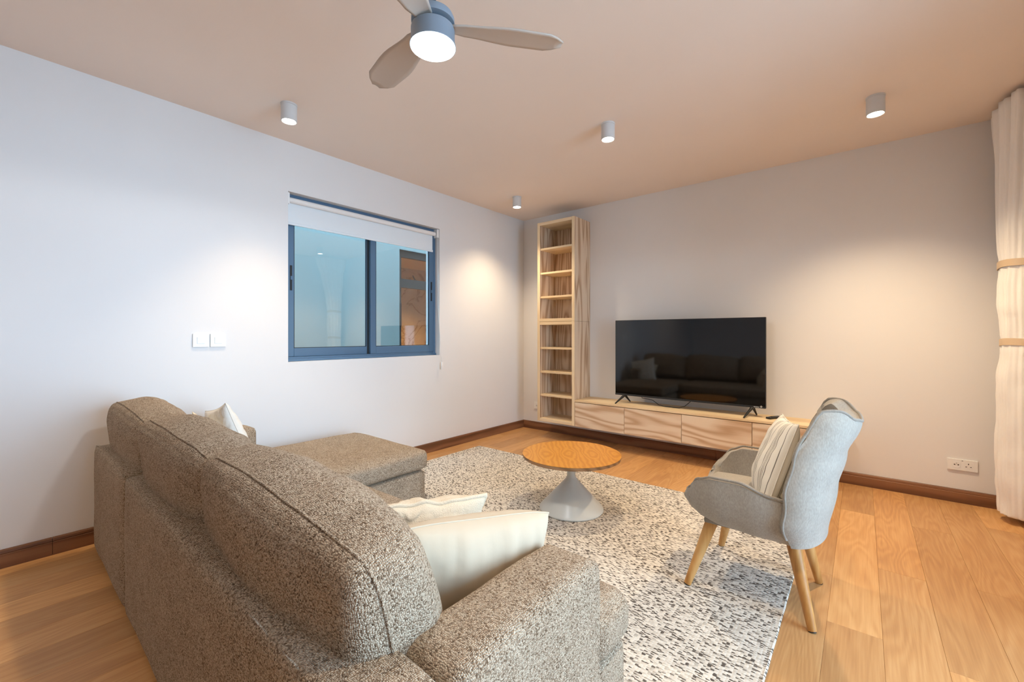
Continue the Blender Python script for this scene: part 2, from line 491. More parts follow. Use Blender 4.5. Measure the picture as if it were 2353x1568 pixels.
# roller blind in the reveal
rb = tag(empty('roller_blind', (-.035, 0, 0)), 'white roller blind pulled a little way down over the sliding window', 'blind')
pts = [(0, -2.945, 2.262), (0, -1.475, 2.262)]
B().tube(pts, .021, 20).obj('roller', 'blind_tube', rb, True, 40)
B().box(-.0205, -.0185, -2.94, -1.487, 2.085, 2.262).obj('fabric', 'blind', rb)
B().box(-.025, -.013, -2.942, -1.482, 2.073, 2.095, .004, 2).obj('bottom_bar', 'blind', rb, True, 40)
for y in (-2.9595, -1.4605):
    B().box(-.03, .028, y - .0015, y + .0225 if y > -2 else y + .0015 + .012, 2.225, 2.312, .002, 1).obj('bracket', 'white_pl', rb)
for dx in (.012, .026):
    B().tube([(dx, -1.449, 2.25), (dx + .004, -1.446, 1.6), (.0585, -1.438 - .002, 1.0), (.0645, -1.43, .92)], .0018, 6).obj('chain', 'white_pl', rb, True)
B().box(.058, .071, -1.441, -1.417, .845, .92, .004, 2).obj('chain_weight', 'white_pl', rb, True, 40)

# ---- light well and the lit kitchen across it
LX = -1.62
KY0, KY1, KZ0, KZ1 = -.772, .62, .75, 2.42
b = B()
LH = 5.0
b.box(LX - .2, LX, -6.5, KY0, -1, LH); b.box(LX - .2, LX, KY1, 3.0, -1, LH)
b.box(LX - .2, LX, KY0, KY1, -1, KZ0); b.box(LX - .2, LX, KY0, KY1, KZ1, LH)
struct(b.obj('wall_lightwell', 'ext'), 'pale grey-blue rendered wall seen through the sliding window', 'wall')
struct(B().box(LX, -T, -6.5, 3.0, -1.2, -1).obj('floor_lightwell', 'ext_floor'), 'concrete floor of the light well', 'floor')
struct(B().box(LX, -T, 2.9, 3.0, -1, LH).obj('wall_lightwell_end', 'ext'), 'end wall of the light well', 'wall')
struct(B().box(LX, -T, -6.5, -6.4, -1, LH).obj('wall_lightwell_near', 'ext'), 'near end wall of the light well', 'wall')
struct(B().box(-T, 0, -6.5, 3.0, H + .2, LH).box(-T, 0, T + .001, 3.0, -1, H + .2).box(-T, 0, -6.5, T, -1, -.2).obj('wall_lightwell_shade', 'ext'), 'added unseen outer wall keeping sky light out of the light well', 'wall')  # unseen walls added to dim the light well and hide open sky from reflections
w3 = struct(empty('window_3', (LX - .06, 0, 0)), 'dark framed kitchen window across the light well', 'window')
f = B()
f.box(-.03, .03, KY0, KY0 + .05, KZ0, KZ1); f.box(-.03, .03, KY1 - .06, KY1, KZ0, KZ1)
f.box(-.03, .03, KY0 + .05, KY1 - .06, KZ1 - .10, KZ1); f.box(-.03, .03, KY0 + .05, KY1 - .06, KZ0, KZ0 + .06)
f.box(-.03, .03, KY0 + .05, KY1 - .06, 1.885, 2.01)
f.obj('frame', 'kframe', w3)
B().box(-.005, .005, KY0 + .05, KY1 - .06, 2.01, KZ1 - .10).obj('pane', 'glass2', w3)
B().box(-.005, .005, KY0 + .05, KY1 - .06, KZ0 + .06, 1.885).obj('pane', 'glass2', w3)
B().box(.03, .055, KY0 + .005, KY0 + .04, 1.33, 1.66, .005, 2).obj('handle', 'gasket', w3)
B().tube([(-.04, -.42, 2.01), (-.05, -.46, 2.09)], .008, 8).obj('stay_arm', 'gasket', w3)
kx0, kx1, ky0, ky1 = LX - 2.3, LX - .2, -1.6, 2.6
struct(B().box(kx0 - .1, kx0, ky0, ky1, 0, 2.6).obj('wall_kitchen_far', 'marble'), 'marbled wall of the warmly lit kitchen', 'wall')
struct(B().box(kx0, kx1, ky1, ky1 + .1, 0, 2.6).obj('wall_kitchen_end', 'marble'), 'marbled end wall of the kitchen', 'wall')
struct(B().box(kx0, kx1, ky0 - .1, ky0, 0, 2.6).obj('wall_kitchen_near', 'kwall'), 'near wall of the kitchen', 'wall')
struct(B().box(kx0, kx1, ky0, ky1, 2.6, 2.7).obj('ceiling_kitchen', 'kwall'), 'warm ceiling of the kitchen', 'ceiling')
struct(B().box(kx0, kx1, ky0, ky1, -.1, 0).obj('floor_kitchen', 'kwall'), 'floor of the kitchen', 'floor')

# ================================================================== LIGHT FITTINGS
def spot(parent, z, power, col, size=math.radians(116), blend=1.0, r=.03):
    l = bpy.data.lights.new('beam', 'SPOT'); l.energy = power; l.color = col; l.spot_size = size; l.spot_blend = blend; l.shadow_soft_size = r
    o = bpy.data.objects.new('beam', l); COL.objects.link(o); o.parent = parent; o.location = (0, 0, z); return o
def downlight(x, y, label, group='surface downlights on the ceiling', power=None, z=H, col=WARM, beam=116):
    t = tag(empty('ceiling_downlight', (x, y, z)), label, 'downlight', group)
    R = .047
    B().lathe([(R + .002, 0), (R + .002, -.010), (R, -.0115)], n=40).obj('mounting_ring', 'lampwhite', t, True, 40)
    B().lathe([(R, -.012), (R, -.110), (R - .003, -.113), (R - .006, -.111), (R - .008, -.100), (.001, -.100)], n=40, cap=False).obj('body', 'lampwhite', t, True, 40)
    B().lathe([(R - .009, -.1015), (R - .012, -.106), (.02, -.1085), (.001, -.109)], n=40, cap=False).obj('lens', 'lens', t, True)
    spot(t, -.125, SPOT_W if power is None else power, col, math.radians(beam))
    return t
downlight(.557, -3.19, 'white cylinder downlight on the ceiling near the sliding window', power=SPOT_WIN, beam=84)
downlight(2.037, -1.64, 'white cylinder downlight on the ceiling in front of the television')
downlight(3.493, -.888, 'white cylinder downlight on the ceiling closest to the curtain', power=SPOT_CUR)
downlight(.539, -.807, 'small white cylinder downlight on the ceiling beside the tall bookcase', power=SPOT_W * 1.15)
downlight(3.49, -3.15, 'white cylinder downlight on the ceiling above the armchair, out of view')
downlight(.557, -5.57, 'white cylinder downlight on the ceiling near the window wall behind the sofa, out of view', power=SPOT_REAR)
downlight(3.49, -5.57, 'white cylinder downlight on the ceiling behind the camera, out of view', power=SPOT_REAR)
kl = downlight(LX - 1.2, .9, 'small downlight glowing in the kitchen across the light well', 'kitchen lights', 190, 2.6, (1.0, .52, .20))

# ceiling fan with lamp
FX, FY = 2.20, -3.369
fan = tag(empty('ceiling_fan', (FX, FY, H)), 'grey ceiling fan with three blades and a glowing round lamp', 'ceiling fan')
B().lathe([(.06, 0), (.06, -.02), (.045, -.05), (.014, -.055)], n=32).obj('canopy', 'fan', fan, True, 40)
B().lathe([(.011, -.05), (.011, -.30)], n=20).obj('downrod', 'fan_d', fan, True, 40)
B().lathe([(.012, -.285), (.022, -.295), (.055, -.302), (.073, -.312), (.079, -.325), (.079, -.342), (.060, -.346)], n=48).obj('motor_housing', 'fan', fan, True, 35)
B().lathe([(.058, -.345), (.058, -.362)], n=40).obj('motor_gap', 'fan_d', fan, True, 40)
B().lathe([(.060, -.360), (.078, -.362), (.080, -.368), (.080, -.418), (.084, -.424), (.0845, -.430), (.079, -.430)], n=48).obj('lamp_housing', 'fan', fan, True, 35)
B().lathe([(.0815, -.428), (.0815, -.432), (.076, -.436), (.04, -.439), (.001, -.440)], n=48, cap=False).obj('lamp_lens', 'fanlens', fan, True)
for k, a in enumerate((51, 171, 291)):
    rows = []
    for i in range(15):
        t = i / 14; r = .055 + t * .445
        w = lerp([(0, .028), (.15, .045), (.55, .066), (.88, .060), (1, .018)], t)
        tilt = math.radians(14 - 5 * t)
        row = []
        for j in range(9):
            s = -1 + 2 * j / 8
            row.append((r, s * w * math.cos(tilt), -.353 + s * w * math.sin(tilt) + .004 * (1 - s * s)))
        rows.append(row)
    bb = B().grid(rows)
    o = bb.obj('blade', 'blade', fan, True)
    o.rotation_euler = (0, 0, math.radians(a))
    m = o.modifiers.new('thick', 'SOLIDIFY'); m.thickness = .006; m.offset = 0
spot(fan, -.45, FAN_W, COOL, math.radians(179), .12, .075)

# ================================================================== BOOKCASE + TV CABINET
bc = tag(empty('bookcase', (0, 0, 0)), 'tall narrow ash bookcase of open shelves in the room corner', 'bookcase')
X0, X1, YF, Z0, ZM, Z1, P = .480, .984, -.35, .199, 1.357, 2.517, .035
g = .0008
for (za, zb) in ((Z0, ZM), (ZM + .0015, Z1)):
    for xa, xb in ((X0, X0 + P), (X1 - P, X1)):
        B().box(xa, xb, YF + .003, -.002, za, zb, .0012, 1).obj('side_panel', 'ash_v', bc)
        B().box(xa, xb, YF, YF + .0025, za, zb, .0008, 1).obj('front_edge', 'ash_pv', bc)
    B().box(X0 + P + g, X1 - P - g, YF, -.002, za + g, za + P, .0012, 1).obj('bottom_panel', 'ash_p', bc)
    B().box(X0 + P + g, X1 - P - g, YF, -.002, zb - P, zb - g, .0012, 1).obj('top_panel', 'ash_p', bc)
    B().box(X0 + P + g, X1 - P - g, -.016, -.003, za + P, zb - P).obj('back_panel', 'ash_v', bc)
for z in (2.205, 1.922, 1.644, 1.050, .772, .502):
    B().box(X0 + P + g, X1 - P - g, YF + .012, -.017, z - .011, z + .011, .0012, 1).obj('shelf', 'ash_p', bc)

cb = tag(empty('tv_cabinet', (0, 0, 0)), 'long low floating ash cabinet with flat drawers under the television', 'cabinet')
CX0, CX1, CZ0, CZ1 = .986, 3.285, .199, .488
B().box(CX0, CX1, -.352, -.002, CZ1 - .02, CZ1, .0012, 1).obj('top_panel', 'ash_p', cb)
b = B(); b.box(CX0, CX1, -.332, -.002, CZ0, CZ0 + .018); b.box(CX0, CX0 + .018, -.332, -.002, CZ0 + .018, CZ1 - .0205)
b.box(CX1 - .018, CX1, -.332, -.002, CZ0 + .018, CZ1 - .0205); b.box(CX0 + .018, CX1 - .018, -.012, -.002, CZ0 + .018, CZ1 - .0205)
b.obj('carcass', 'ash_p', cb)
xs = [.987, 1.566, 2.132, 2.712, 3.285]
for i, (xa, xb) in enumerate(zip(xs, xs[1:])):
    o = B().box(-(xb - xa) / 2 + .002, (xb - xa) / 2 - .002, -.0095, .0095, -(CZ1 - CZ0 - .026) / 2, (CZ1 - CZ0 - .026) / 2, .001, 1).obj('drawer_front', 'ash_h', cb)
    o.location = ((xa + xb) / 2, -.3425, CZ0 + (CZ1 - CZ0 - .026) / 2)

# ================================================================== TV
tv = tag(empty('television', (0, 0, 0)), 'large flat black television standing on the low cabinet', 'television')
TX0, TX1, TZ0, TZ1, TY = 1.398, 2.791, .570, 1.358, -.205
B().box(TX0, TX1, TY + .002, TY + .035, TZ0, TZ1, .003, 2).obj('body', 'black', tv)
B().box(TX0 + .25, TX1 - .25, TY + .035, TY + .075, TZ0 + .05, TZ1 - .35, .01, 2).obj('rear_housing', 'black', tv)
B().box(TX0 + .004, TX1 - .004, TY, TY + .0018, TZ0 + .018, TZ1 - .004).obj('screen', 'screen', tv)
B().box(TX0 + .001, TX1 - .001, TY - .002, TY + .0018, TZ0, TZ0 + .017, .001, 1).obj('bottom_bezel', 'bezel', tv)
b = B()
x = 2.700
for wd_, hh in ((.006, .008), (.005, .008), (.003, .008), (.005, .008), (.005, .008), (.006, .007)):
    b.box(x, x + wd_, TY - .0026, TY - .0021, TZ0 + .005, TZ0 + .005 + hh); x += wd_ + .0022
b.obj('maker_lettering', 'silver', tv)
star = [(2.757 + (.013 if i % 2 == 0 else .005) * math.sin(i * PI / 5), TZ0 + .014 + (.013 if i % 2 == 0 else .005) * math.cos(i * PI / 5)) for i in range(10)]
B().prism(star, 'y', TY - .0032, TY - .0026).obj('star_mark', 'silver', tv)
for fx, sgn in ((1.50, -1), (2.69, 1)):
    b = B()
    for dy, dx in ((-.135, -.045 * 1), (.10, .012)):
        b.tube([(fx, TY + .018, TZ0 + .004), (fx + dx * .45, TY + .018 + dy * .4, TZ0 - .03), (fx + dx, TY + .018 + dy, CZ1 + .0065)], [.015, .011, .0068], 10)
    b.obj('foot', 'black', tv, True, 40)
B().tube([(1.66, -.14, .60), (1.67, -.15, .552), (1.74, -.16, .548), (1.79, -.16, .54), (1.85, -.165, .502), (1.90, -.168, .494), (1.99, -.17, .493), (2.05, -.17, .493), (2.10, -.16, .51), (2.15, -.14, .56), (2.17, -.13, .62)], .0032, 8).obj('power_cable', 'black', tv, True)

rm = tag(empty('remote_control', (2.845, -.165, CZ1), math.radians(-28)), 'small dark remote control lying on the cabinet beside the television', 'remote')
B().box(-.022, .022, -.075, .075, .0005, .017, .006, 3).obj('body', 'black', rm, True, 40)
for j in range(4):
    for i in range(3):
        B().lathe([(.0042, .0168), (.0042, .0185)], c=(-.012 + .012 * i, -.06 + .016 * j), n=10).obj('button', 'silver' if j < 1 else 'bezel', rm)

# ================================================================== WALL PLATES
def switch(y, label):
    t = tag(empty('light_switch', (0, y, 1.166)), label, 'switch', 'switches on the window wall')
    B().box(.0005, .011, -.0455, .0455, -.045, .045, .003, 2).obj('plate', 'white_pl', t)
    o = B().box(-.0035, .0035, -.022, .022, -.0215, .0215, .0015, 2).obj('rocker', 'white_pl', t); o.location = (.0115, 0, 0); o.rotation_euler = (0, math.radians(4), 0)
switch(-3.5265, 'square white light switch, the one farther from the sliding window')
switch(-3.4275, 'square white light switch, the one nearer the sliding window')

def socket_round(t, cx, cz=0):
    R = .0195
    b = B(); b.lathe([(R + .0025, .0), (R + .002, .0018), (R, .001), (R - .002, -.006), (.001, -.006)], n=28, cap=False)
    bmesh.ops.transform(b.bm, matrix=Matrix.Translation((cx, -.0105, cz)) @ Matrix.Rotation(PI / 2, 4, 'X'), verts=b.bm.verts)
    b.obj('round_socket', 'white_pl', t, True, 40)
    for dx in (-.0095, .0095):
        B().box(cx + dx - .0035, cx + dx + .0035, -.0128, -.0118, cz - .0035, cz + .0035, .001, 1).obj('socket_hole', 'dark_hole', t)
    B().lathe([(.0028, 0), (.0028, .006), (.001, .007)], n=10).obj('earth_pin', 'silver', t).matrix_local = Matrix.Translation((cx, -.0108, cz + .012)) @ Matrix.Rotation(PI / 2, 4, 'X')
t = tag(empty('wall_socket', (3.981, 0, .272)), 'wide white double power socket low on the wall beside the curtain', 'socket')
B().box(-.0765, .0765, -.0105, -.0005, -.040, .040, .002, 2).obj('plate', 'white_pl', t)
for cx in (-.030, .030):
    B().box(cx - .0225, cx + .0225, -.0115, -.0104, -.0225, .0225, .0008, 1).obj('insert', 'white_pl', t)
socket_round(t, -.030)
for dx, dz, a, c in ((0, .012, .0025, .004), (-.0115, -.008, .004, .002), (.0115, -.008, .004, .002)):
    B().box(.030 + dx - a, .030 + dx + a, -.0122, -.0114, dz - c, dz + c).obj('socket_hole', 'dark_hole', t)
B().box(-.0035, .0035, -.0112, -.0103, .029, .033).obj('indicator', 'dark_hole', t)
t = tag(empty('wall_socket', (.222, 0, .302)), 'small white power socket low on the wall between corner and bookcase', 'socket')
B().box(-.043, .043, -.0105, -.0005, -.043, .043, .002, 2).obj('plate', 'white_pl', t)
socket_round(t, .004)

# ================================================================== RUG
RX0, RX1, RY0, RY1, RZ = .25, 3.163, -3.55, -1.092, .011
rug = tag(empty('area_rug', ((RX0 + RX1) / 2, (RY0 + RY1) / 2, 0)), 'cream and grey flecked woven rug under the round table', 'rug')
w_, h_ = (RX1 - RX0) / 2, (RY1 - RY0) / 2
rows = []
nx, ny = 90, 76
def rz(x, y): return RZ + .0012 * noise.noise(Vector((x * 3, y * 3, 0)))
bb = B()
rows = [[(-w_ + 2 * w_ * i / nx, -h_ + 2 * h_ * j / ny, rz(i * .03, j * .03)) for i in range(nx + 1)] for j in range(ny + 1)]
bb.grid(rows)
bb.obj('pile', 'rug', rug, True)
edge = [(-w_, -h_), (w_, -h_), (w_, h_), (-w_, h_)]
b = B()
pts = []
for (xa, ya), (xb, yb) in zip(edge, edge[1:] + edge[:1]):
    for i in range(40):
        k = i / 40; pts.append((xa + (xb - xa) * k + .001 * random.uniform(-1, 1), ya + (yb - ya) * k + .001 * random.uniform(-1, 1), .0062))
b.tube(pts, .006, 8, closed=True)
b.obj('bound_edge', 'rug', rug, True)

# ================================================================== COFFEE TABLE
ct = tag(empty('coffee_table', (1.885, -1.885, .012)), 'round oak coffee table on a pale grey cone base', 'table')
B().lathe([(.212, 0), (.2165, .003), (.2165, .009), (.212, .016), (.206, .0225), (.123, .113), (.046, .197), (.040, .204), (.032, .216), (.0295, .228), (.0295, .262), (.028, .264), (.028, .348)], n=96).obj('cone_base', 'grey_metal', ct, True, 30)
B().lathe([(.09, .349), (.09, .355), (.034, .3551)], n=40).obj('mounting_plate', 'grey_metal', ct, True, 30)
tt = B().lathe([(.333, 0), (.3345, .0015), (.3345, .0025)], n=96).obj('tabletop', 'top', ct, True, 30); tt.location = (0, 0, .377); tt.rotation_euler = (0, 0, math.radians(39))
B().lathe([(.326, .3555), (.3325, .359), (.334, .366), (.334, .377)], n=96).obj('tabletop_edge', 'edge', ct, True, 30)

# ================================================================== SOFA
sofa = tag(empty('corner_sofa', (0, 0, 0)), 'large beige-grey boucle corner sofa with a chaise along the window wall', 'sofa')
def soft_box(x0, x1, y0, y1, z0, z1, bev=.03, puff=0.0, n=10, amp=.004, seed=0, k=None):
    """subdivided rounded box with softly bulging faces"""
    c = Vector(((x0 + x1) / 2, (y0 + y1) / 2, (z0 + z1) / 2)); hx = Vector(((x1 - x0) / 2, (y1 - y0) / 2, (z1 - z0) / 2))
    bm = bmesh.new(); bmesh.ops.create_cube(bm, size=2.0)
    bmesh.ops.subdivide_edges(bm, edges=bm.edges, cuts=n, use_grid_fill=True)
    for v in bm.verts:
        p = v.co.copy(); q = Vector()
        s = Vector([max(-1, min(1, a)) for a in p])
        # concentrate vertices near the edges
        s = Vector([math.copysign(abs(a) ** .75, a) for a in s])
        inner = Vector([s[i] * (hx[i]) for i in range(3)])
        core = Vector([max(-(hx[i] - bev), min(hx[i] - bev, inner[i])) for i in range(3)])
        d = inner - core
        if d.length > 1e-6:
            m = max(abs(d[0]), abs(d[1]), abs(d[2])); d = d.normalized() * m
        q = core + d
        if puff:
            f = [(1 - min(1, abs(s[i])) ** 2.5) for i in range(3)]
            for i in range(3):
                if abs(p[i]) > .999:
                    a_, b_ = [j for j in range(3) if j != i]
                    q[i] += math.copysign(puff * f[a_] * f[b_], p[i])
        q += Vector((1, 1, 1)) * 0 + Vector(noise.noise_vector((q + c) * 5 + Vector((seed, 0, 0)))) * amp
        v.co = q + c
    bmesh.ops.recalc_face_normals(bm, faces=bm.faces)
    me = bpy.data.meshes.new('soft'); bm.to_mesh(me); bm.free(); return me
def sp(name, args, parent=sofa, mat='sofa', **kw):
    return link(name, soft_box(*args, **kw), MAT[mat], parent, True)
SX0, SX1, SB = .172, 2.893, -4.06
SM = 1.012          # joint between chaise module and seat module
BT = .60            # height of the back and arms
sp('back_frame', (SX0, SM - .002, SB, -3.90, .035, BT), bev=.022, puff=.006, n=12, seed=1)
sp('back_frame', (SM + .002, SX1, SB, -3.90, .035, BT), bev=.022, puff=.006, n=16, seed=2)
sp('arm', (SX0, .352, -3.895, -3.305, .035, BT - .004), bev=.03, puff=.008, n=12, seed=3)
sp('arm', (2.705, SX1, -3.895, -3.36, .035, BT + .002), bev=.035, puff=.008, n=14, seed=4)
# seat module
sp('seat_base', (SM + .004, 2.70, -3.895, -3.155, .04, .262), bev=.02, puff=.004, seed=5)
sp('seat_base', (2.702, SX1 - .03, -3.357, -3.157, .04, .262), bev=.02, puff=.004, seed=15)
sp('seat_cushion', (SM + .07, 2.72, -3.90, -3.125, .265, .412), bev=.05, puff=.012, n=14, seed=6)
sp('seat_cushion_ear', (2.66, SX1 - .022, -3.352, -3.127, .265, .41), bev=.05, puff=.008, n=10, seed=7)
# chaise module
sp('chaise_base', (SX0 + .02, 1.075, -3.895, -2.49, .04, .258), bev=.02, puff=.004, n=12, seed=8)
sp('chaise_cushion', (SX0 + .005, 1.085, -3.90, -2.465, .262, .405), bev=.045, puff=.012, n=16, seed=9)
for x, y in ((.25, -3.98), (.25, -2.56), (1.0, -2.56), (1.1, -3.98), (2.8, -3.98), (2.8, -3.22), (1.15, -3.22)):
    B().lathe([(.022, .012 if y > -3.5 else 0), (.026, .045)], c=(x, y), n=16).obj('foot', 'black', sofa, True, 40)
# piping where back panels meet the top
B().tube([(SX0 + .02, SB + .012, BT - .006), (SM - .02, SB + .012, BT - .006)], .0035, 6).obj('seam', 'sofa', sofa, True)
B().tube([(SM + .02, SB + .012, BT - .006), (SX1 - .03, SB + .012, BT - .006)], .0035, 6).obj('seam', 'sofa', sofa, True)

def back_cushion(x0, x1, y, z, depth, height, lean, seed, roll=0.0, yaw=0.0, slump=.02):
    w = (x1 - x0) / 2; d = depth / 2; h = height / 2
    bm = bmesh.new(); bmesh.ops.create_cube(bm, size=2.0)
    bmesh.ops.subdivide_edges(bm, edges=bm.edges, cuts=22, use_grid_fill=True)
    for v in bm.verts:
        p = v.co
        sx, sy, sz = (math.copysign(abs(a) ** .8, a) for a in p)
        rr = Vector((.06, .09, .085 if p.z > 0 else .06)) if p.y > 0 else Vector((.035, .05, .08 if p.z > 0 else .05))
        q = Vector((sx * w, sy * d, sz * h))
        core = Vector([max(-(e - r_), min(e - r_, c_)) for e, r_, c_ in zip((w, d, h), rr, q)])
        df = Vector([(q[i] - core[i]) / rr[i] for i in range(3)])
        m = max(abs(df.x), abs(df.y), abs(df.z))
        if m > 1e-6: df = df.normalized() * m
        qq = core + Vector([df[i] * rr[i] for i in range(3)])
        u, t = qq.x / w, qq.z / h
        fu, ft, fd = 1 - abs(u) ** 2.4, 1 - abs(t) ** 2.2, 1 - min(1, abs(qq.y / d)) ** 2
        qq.y += math.copysign(.030 * max(0, fu) * max(0, ft), p.y) * (abs(p.y) > .999 or 0)
        qq.z += .016 * max(0, fu) * fd * (p.z > .999)
        qq.x += math.copysign(.014 * max(0, ft) * fd, p.x) * (abs(p.x) > .999)
        qq.y *= 1 - .14 * max(0, t)
        if qq.y > 0: qq.y *= 1 - .42 * abs(u) ** 3
        qq.z -= slump * (u + .3 if u > -.3 else 0) * max(0, t)
        qq += Vector(noise.noise_vector(qq * 4.0 + Vector((seed * 7.3, 0, 0)))) * .014
        qq += Vector(noise.noise_vector(qq * 13 + Vector((seed * 3.3, 2, 0)))) * .004
        v.co = qq
    bmesh.ops.recalc_face_normals(bm, faces=bm.faces)
    me = bpy.data.meshes.new('back_cushion'); bm.to_mesh(me); bm.free()
    o = link('back_cushion', me, MAT['sofa'], sofa, True)
    o.location = ((x0 + x1) / 2, y, z); o.rotation_euler = (math.radians(lean), math.radians(roll), math.radians(yaw))
    # seam running round the rear panel
    bmx = bmesh.new(); bmx.from_mesh(me); bmx.verts.ensure_lookup_table()
    from mathutils.bvhtree import BVHTree
    tr = BVHTree.FromBMesh(bmx); pts = []
    for i in range(72):
        a = 2 * PI * i / 72
        ca, sa = math.cos(a), math.sin(a)
        r = 1 / (abs(ca) ** 6 + abs(sa) ** 6) ** (1 / 6)
        q = Vector((ca * r * w * .985, -d * .58, sa * r * h * .985)) * 1.3
        q.y = -d * .50
        hit = tr.ray_cast(q, (Vector((0, -d * .50, 0)) - q).normalized())
        if hit[0] is not None: pts.append(hit[0] + hit[1] * .001)
    bmx.free()
    if len(pts) > 10:
        B().tube(pts, .0032, 6, closed=True).obj('seam', 'sofa', o, True)
    return o
back_cushion(.215, 1.004, -3.866, .632, .25, .43, 13, 1)
back_cushion(1.009, 1.852, -3.864, .632, .25, .43, 13, 2)
back_cushion(1.858, 2.735, -3.862, .632, .255, .43, 13, 3, slump=.045)

# ================================================================== PILLOWS
def pillow(name, label, mat, size, thick, mtx, seed=0, relief=None, n=44, pinch=.07, sag=.0, welt=None, crease=.004, droop=0.0, folds=0.0, wave=0.0):
    W_, Hh = size
    top, bot = [], []
    for j in range(n + 1):
        ra, rb_ = [], []
        for i in range(n + 1):
            u = -1 + 2 * i / n; v = -1 + 2 * j / n
            u = math.sin(u * PI / 2) * .35 + u * .65; v = math.sin(v * PI / 2) * .35 + v * .65
            x = W_ / 2 * u * (1 - pinch * (1 - v * v) * abs(u)); y = Hh / 2 * v * (1 - pinch * (1 - u * u) * abs(v))
            if v > 0: y *= 1 - droop * abs(u) ** 4
            if wave: x += wave * noise.noise(Vector((y * 16, 3, seed))) * abs(u) ** 3; y += wave * noise.noise(Vector((x * 16, 9, seed))) * abs(v) ** 3
            e = max(0.0, (1 - u * u) * (1 - v * v))
            th = thick / 2 * e ** .42
            nz = noise.noise(Vector((x * 7, y * 7, seed))) * .010 * e ** .3 + noise.noise(Vector((x * 22, y * 22, seed + 3))) * crease * e ** .3
            nz += folds * noise.noise(Vector((x * 34, y * 4, seed + 5))) * e ** .3 * max(0, .3 + .7 * v)
            rr = relief(x, y) * e ** .25 if relief else 0
            rr2 = relief(x + 3, y + 1.7) * e ** .25 if relief else 0
            zz = sag * (u * u)
            ra.append((x, y, th + nz + rr + zz)); rb_.append((x, y, -th + nz * .5 - rr2 + zz))
        top.append(ra); bot.append(rb_)
    bb = B()
    V1 = [[bb.bm.verts.new(p) for p in r] for r in top]; V2 = [[bb.bm.verts.new(p) for p in r] for r in bot]
    for j in range(n):
        for i in range(n):
            bb.bm.faces.new((V1[j][i], V1[j][i + 1], V1[j + 1][i + 1], V1[j + 1][i]))
            bb.bm.faces.new((V2[j][i], V2[j + 1][i], V2[j + 1][i + 1], V2[j][i + 1]))
    bmesh.ops.remove_doubles(bb.bm, verts=bb.bm.verts, dist=.0006)
    root = tag(empty(name), label, 'pillow', 'throw pillows')
    root.matrix_world = mtx
    bb.obj('cover', mat, root, True)
    ring = [top[0][i] for i in range(0, n, 2)] + [top[j][n] for j in range(0, n, 2)] + [top[n][i] for i in range(n, 0, -2)] + [top[j][0] for j in range(n, 0, -2)]
    B().tube(ring, .0028 if welt is None else welt, 6, closed=True).obj('edge_seam', mat, root, True)
    return root
def frame(o, xdir, ydir):
    """pillow plane spanned by xdir (width) and ydir (height)"""
    x = Vector(xdir).normalized(); y = Vector(ydir); y = (y - x * y.dot(x)).normalized(); z = x.cross(y)
    M = Matrix((x, y, z)).transposed().to_4x4(); M.translation = Vector(o); return M
def leaves(x, y):
    # rows of overlapping raised leaf shapes
    best = 0
    s = .075
    for ii in range(-1, 2):
        for jj in range(-1, 2):
            gi, gj = math.floor(x / s) + ii, math.floor(y / s) + jj
            h = math.sin(gi * 12.9 + gj * 78.2) * 43758.5; h -= math.floor(h)
            cx, cy = (gi + .5 + .25 * (h - .5)) * s, (gj + .5 + (.5 - h) * .3) * s
            a = h * PI; dx, dy = x - cx, y - cy
            u, v = dx * math.cos(a) + dy * math.sin(a), -dx * math.sin(a) + dy * math.cos(a)
            r = (u / .046) ** 2 + (v / .022) ** 2
            if r < 1: best = max(best, (1 - r) ** .4 * .0075 * (1 - .25 * (abs(v) < .003)))
    return best
def fluff(x, y):
    a = leaves(x * .55, y * .55) * 3.0
    return a + .003 * noise.noise(Vector((x * 60, y * 60, 1)))

pillow('throw_pillow', 'plain cream satin pillow leaning on the near sofa arm', 'cream', (.48, .35), .20,
       frame((2.565, -3.545, .527), (.32, 1, -.13), (.22, -.05, .95)), 1, pinch=.03, droop=.09, folds=.010)
pillow('throw_pillow', 'fluffy cream fleece pillow lying against the plain cream pillow', 'fleece', (.40, .32), .15,
       frame((2.275, -3.475, .502), (.32, 1, -.12), (.30, -.05, .9)), 2, fluff, 90, crease=.002, welt=.008, wave=.012)
pillow('throw_pillow', 'white pillow with raised leaf pattern propped up on the chaise', 'white_knit', (.44, .44), .13,
       frame((.371, -3.467, .549), (.97, -.03, .22), (-.20, -.30, .92)), 3, leaves, 80, crease=.001)
pillow('throw_pillow', 'pale beige pillow mostly hidden behind the white leaf-patterned pillow', 'beige', (.34, .34), .10,
       frame((.37, -3.585, .535), (.95, -.10, -.20), (0, -.32, .93)), 4)

# ================================================================== ARMCHAIR
AX, AY = 3.05, -2.075
ac = tag(empty('armchair', (AX, AY, 0), PI), 'grey fabric bucket armchair with high back and round wooden legs', 'armchair')
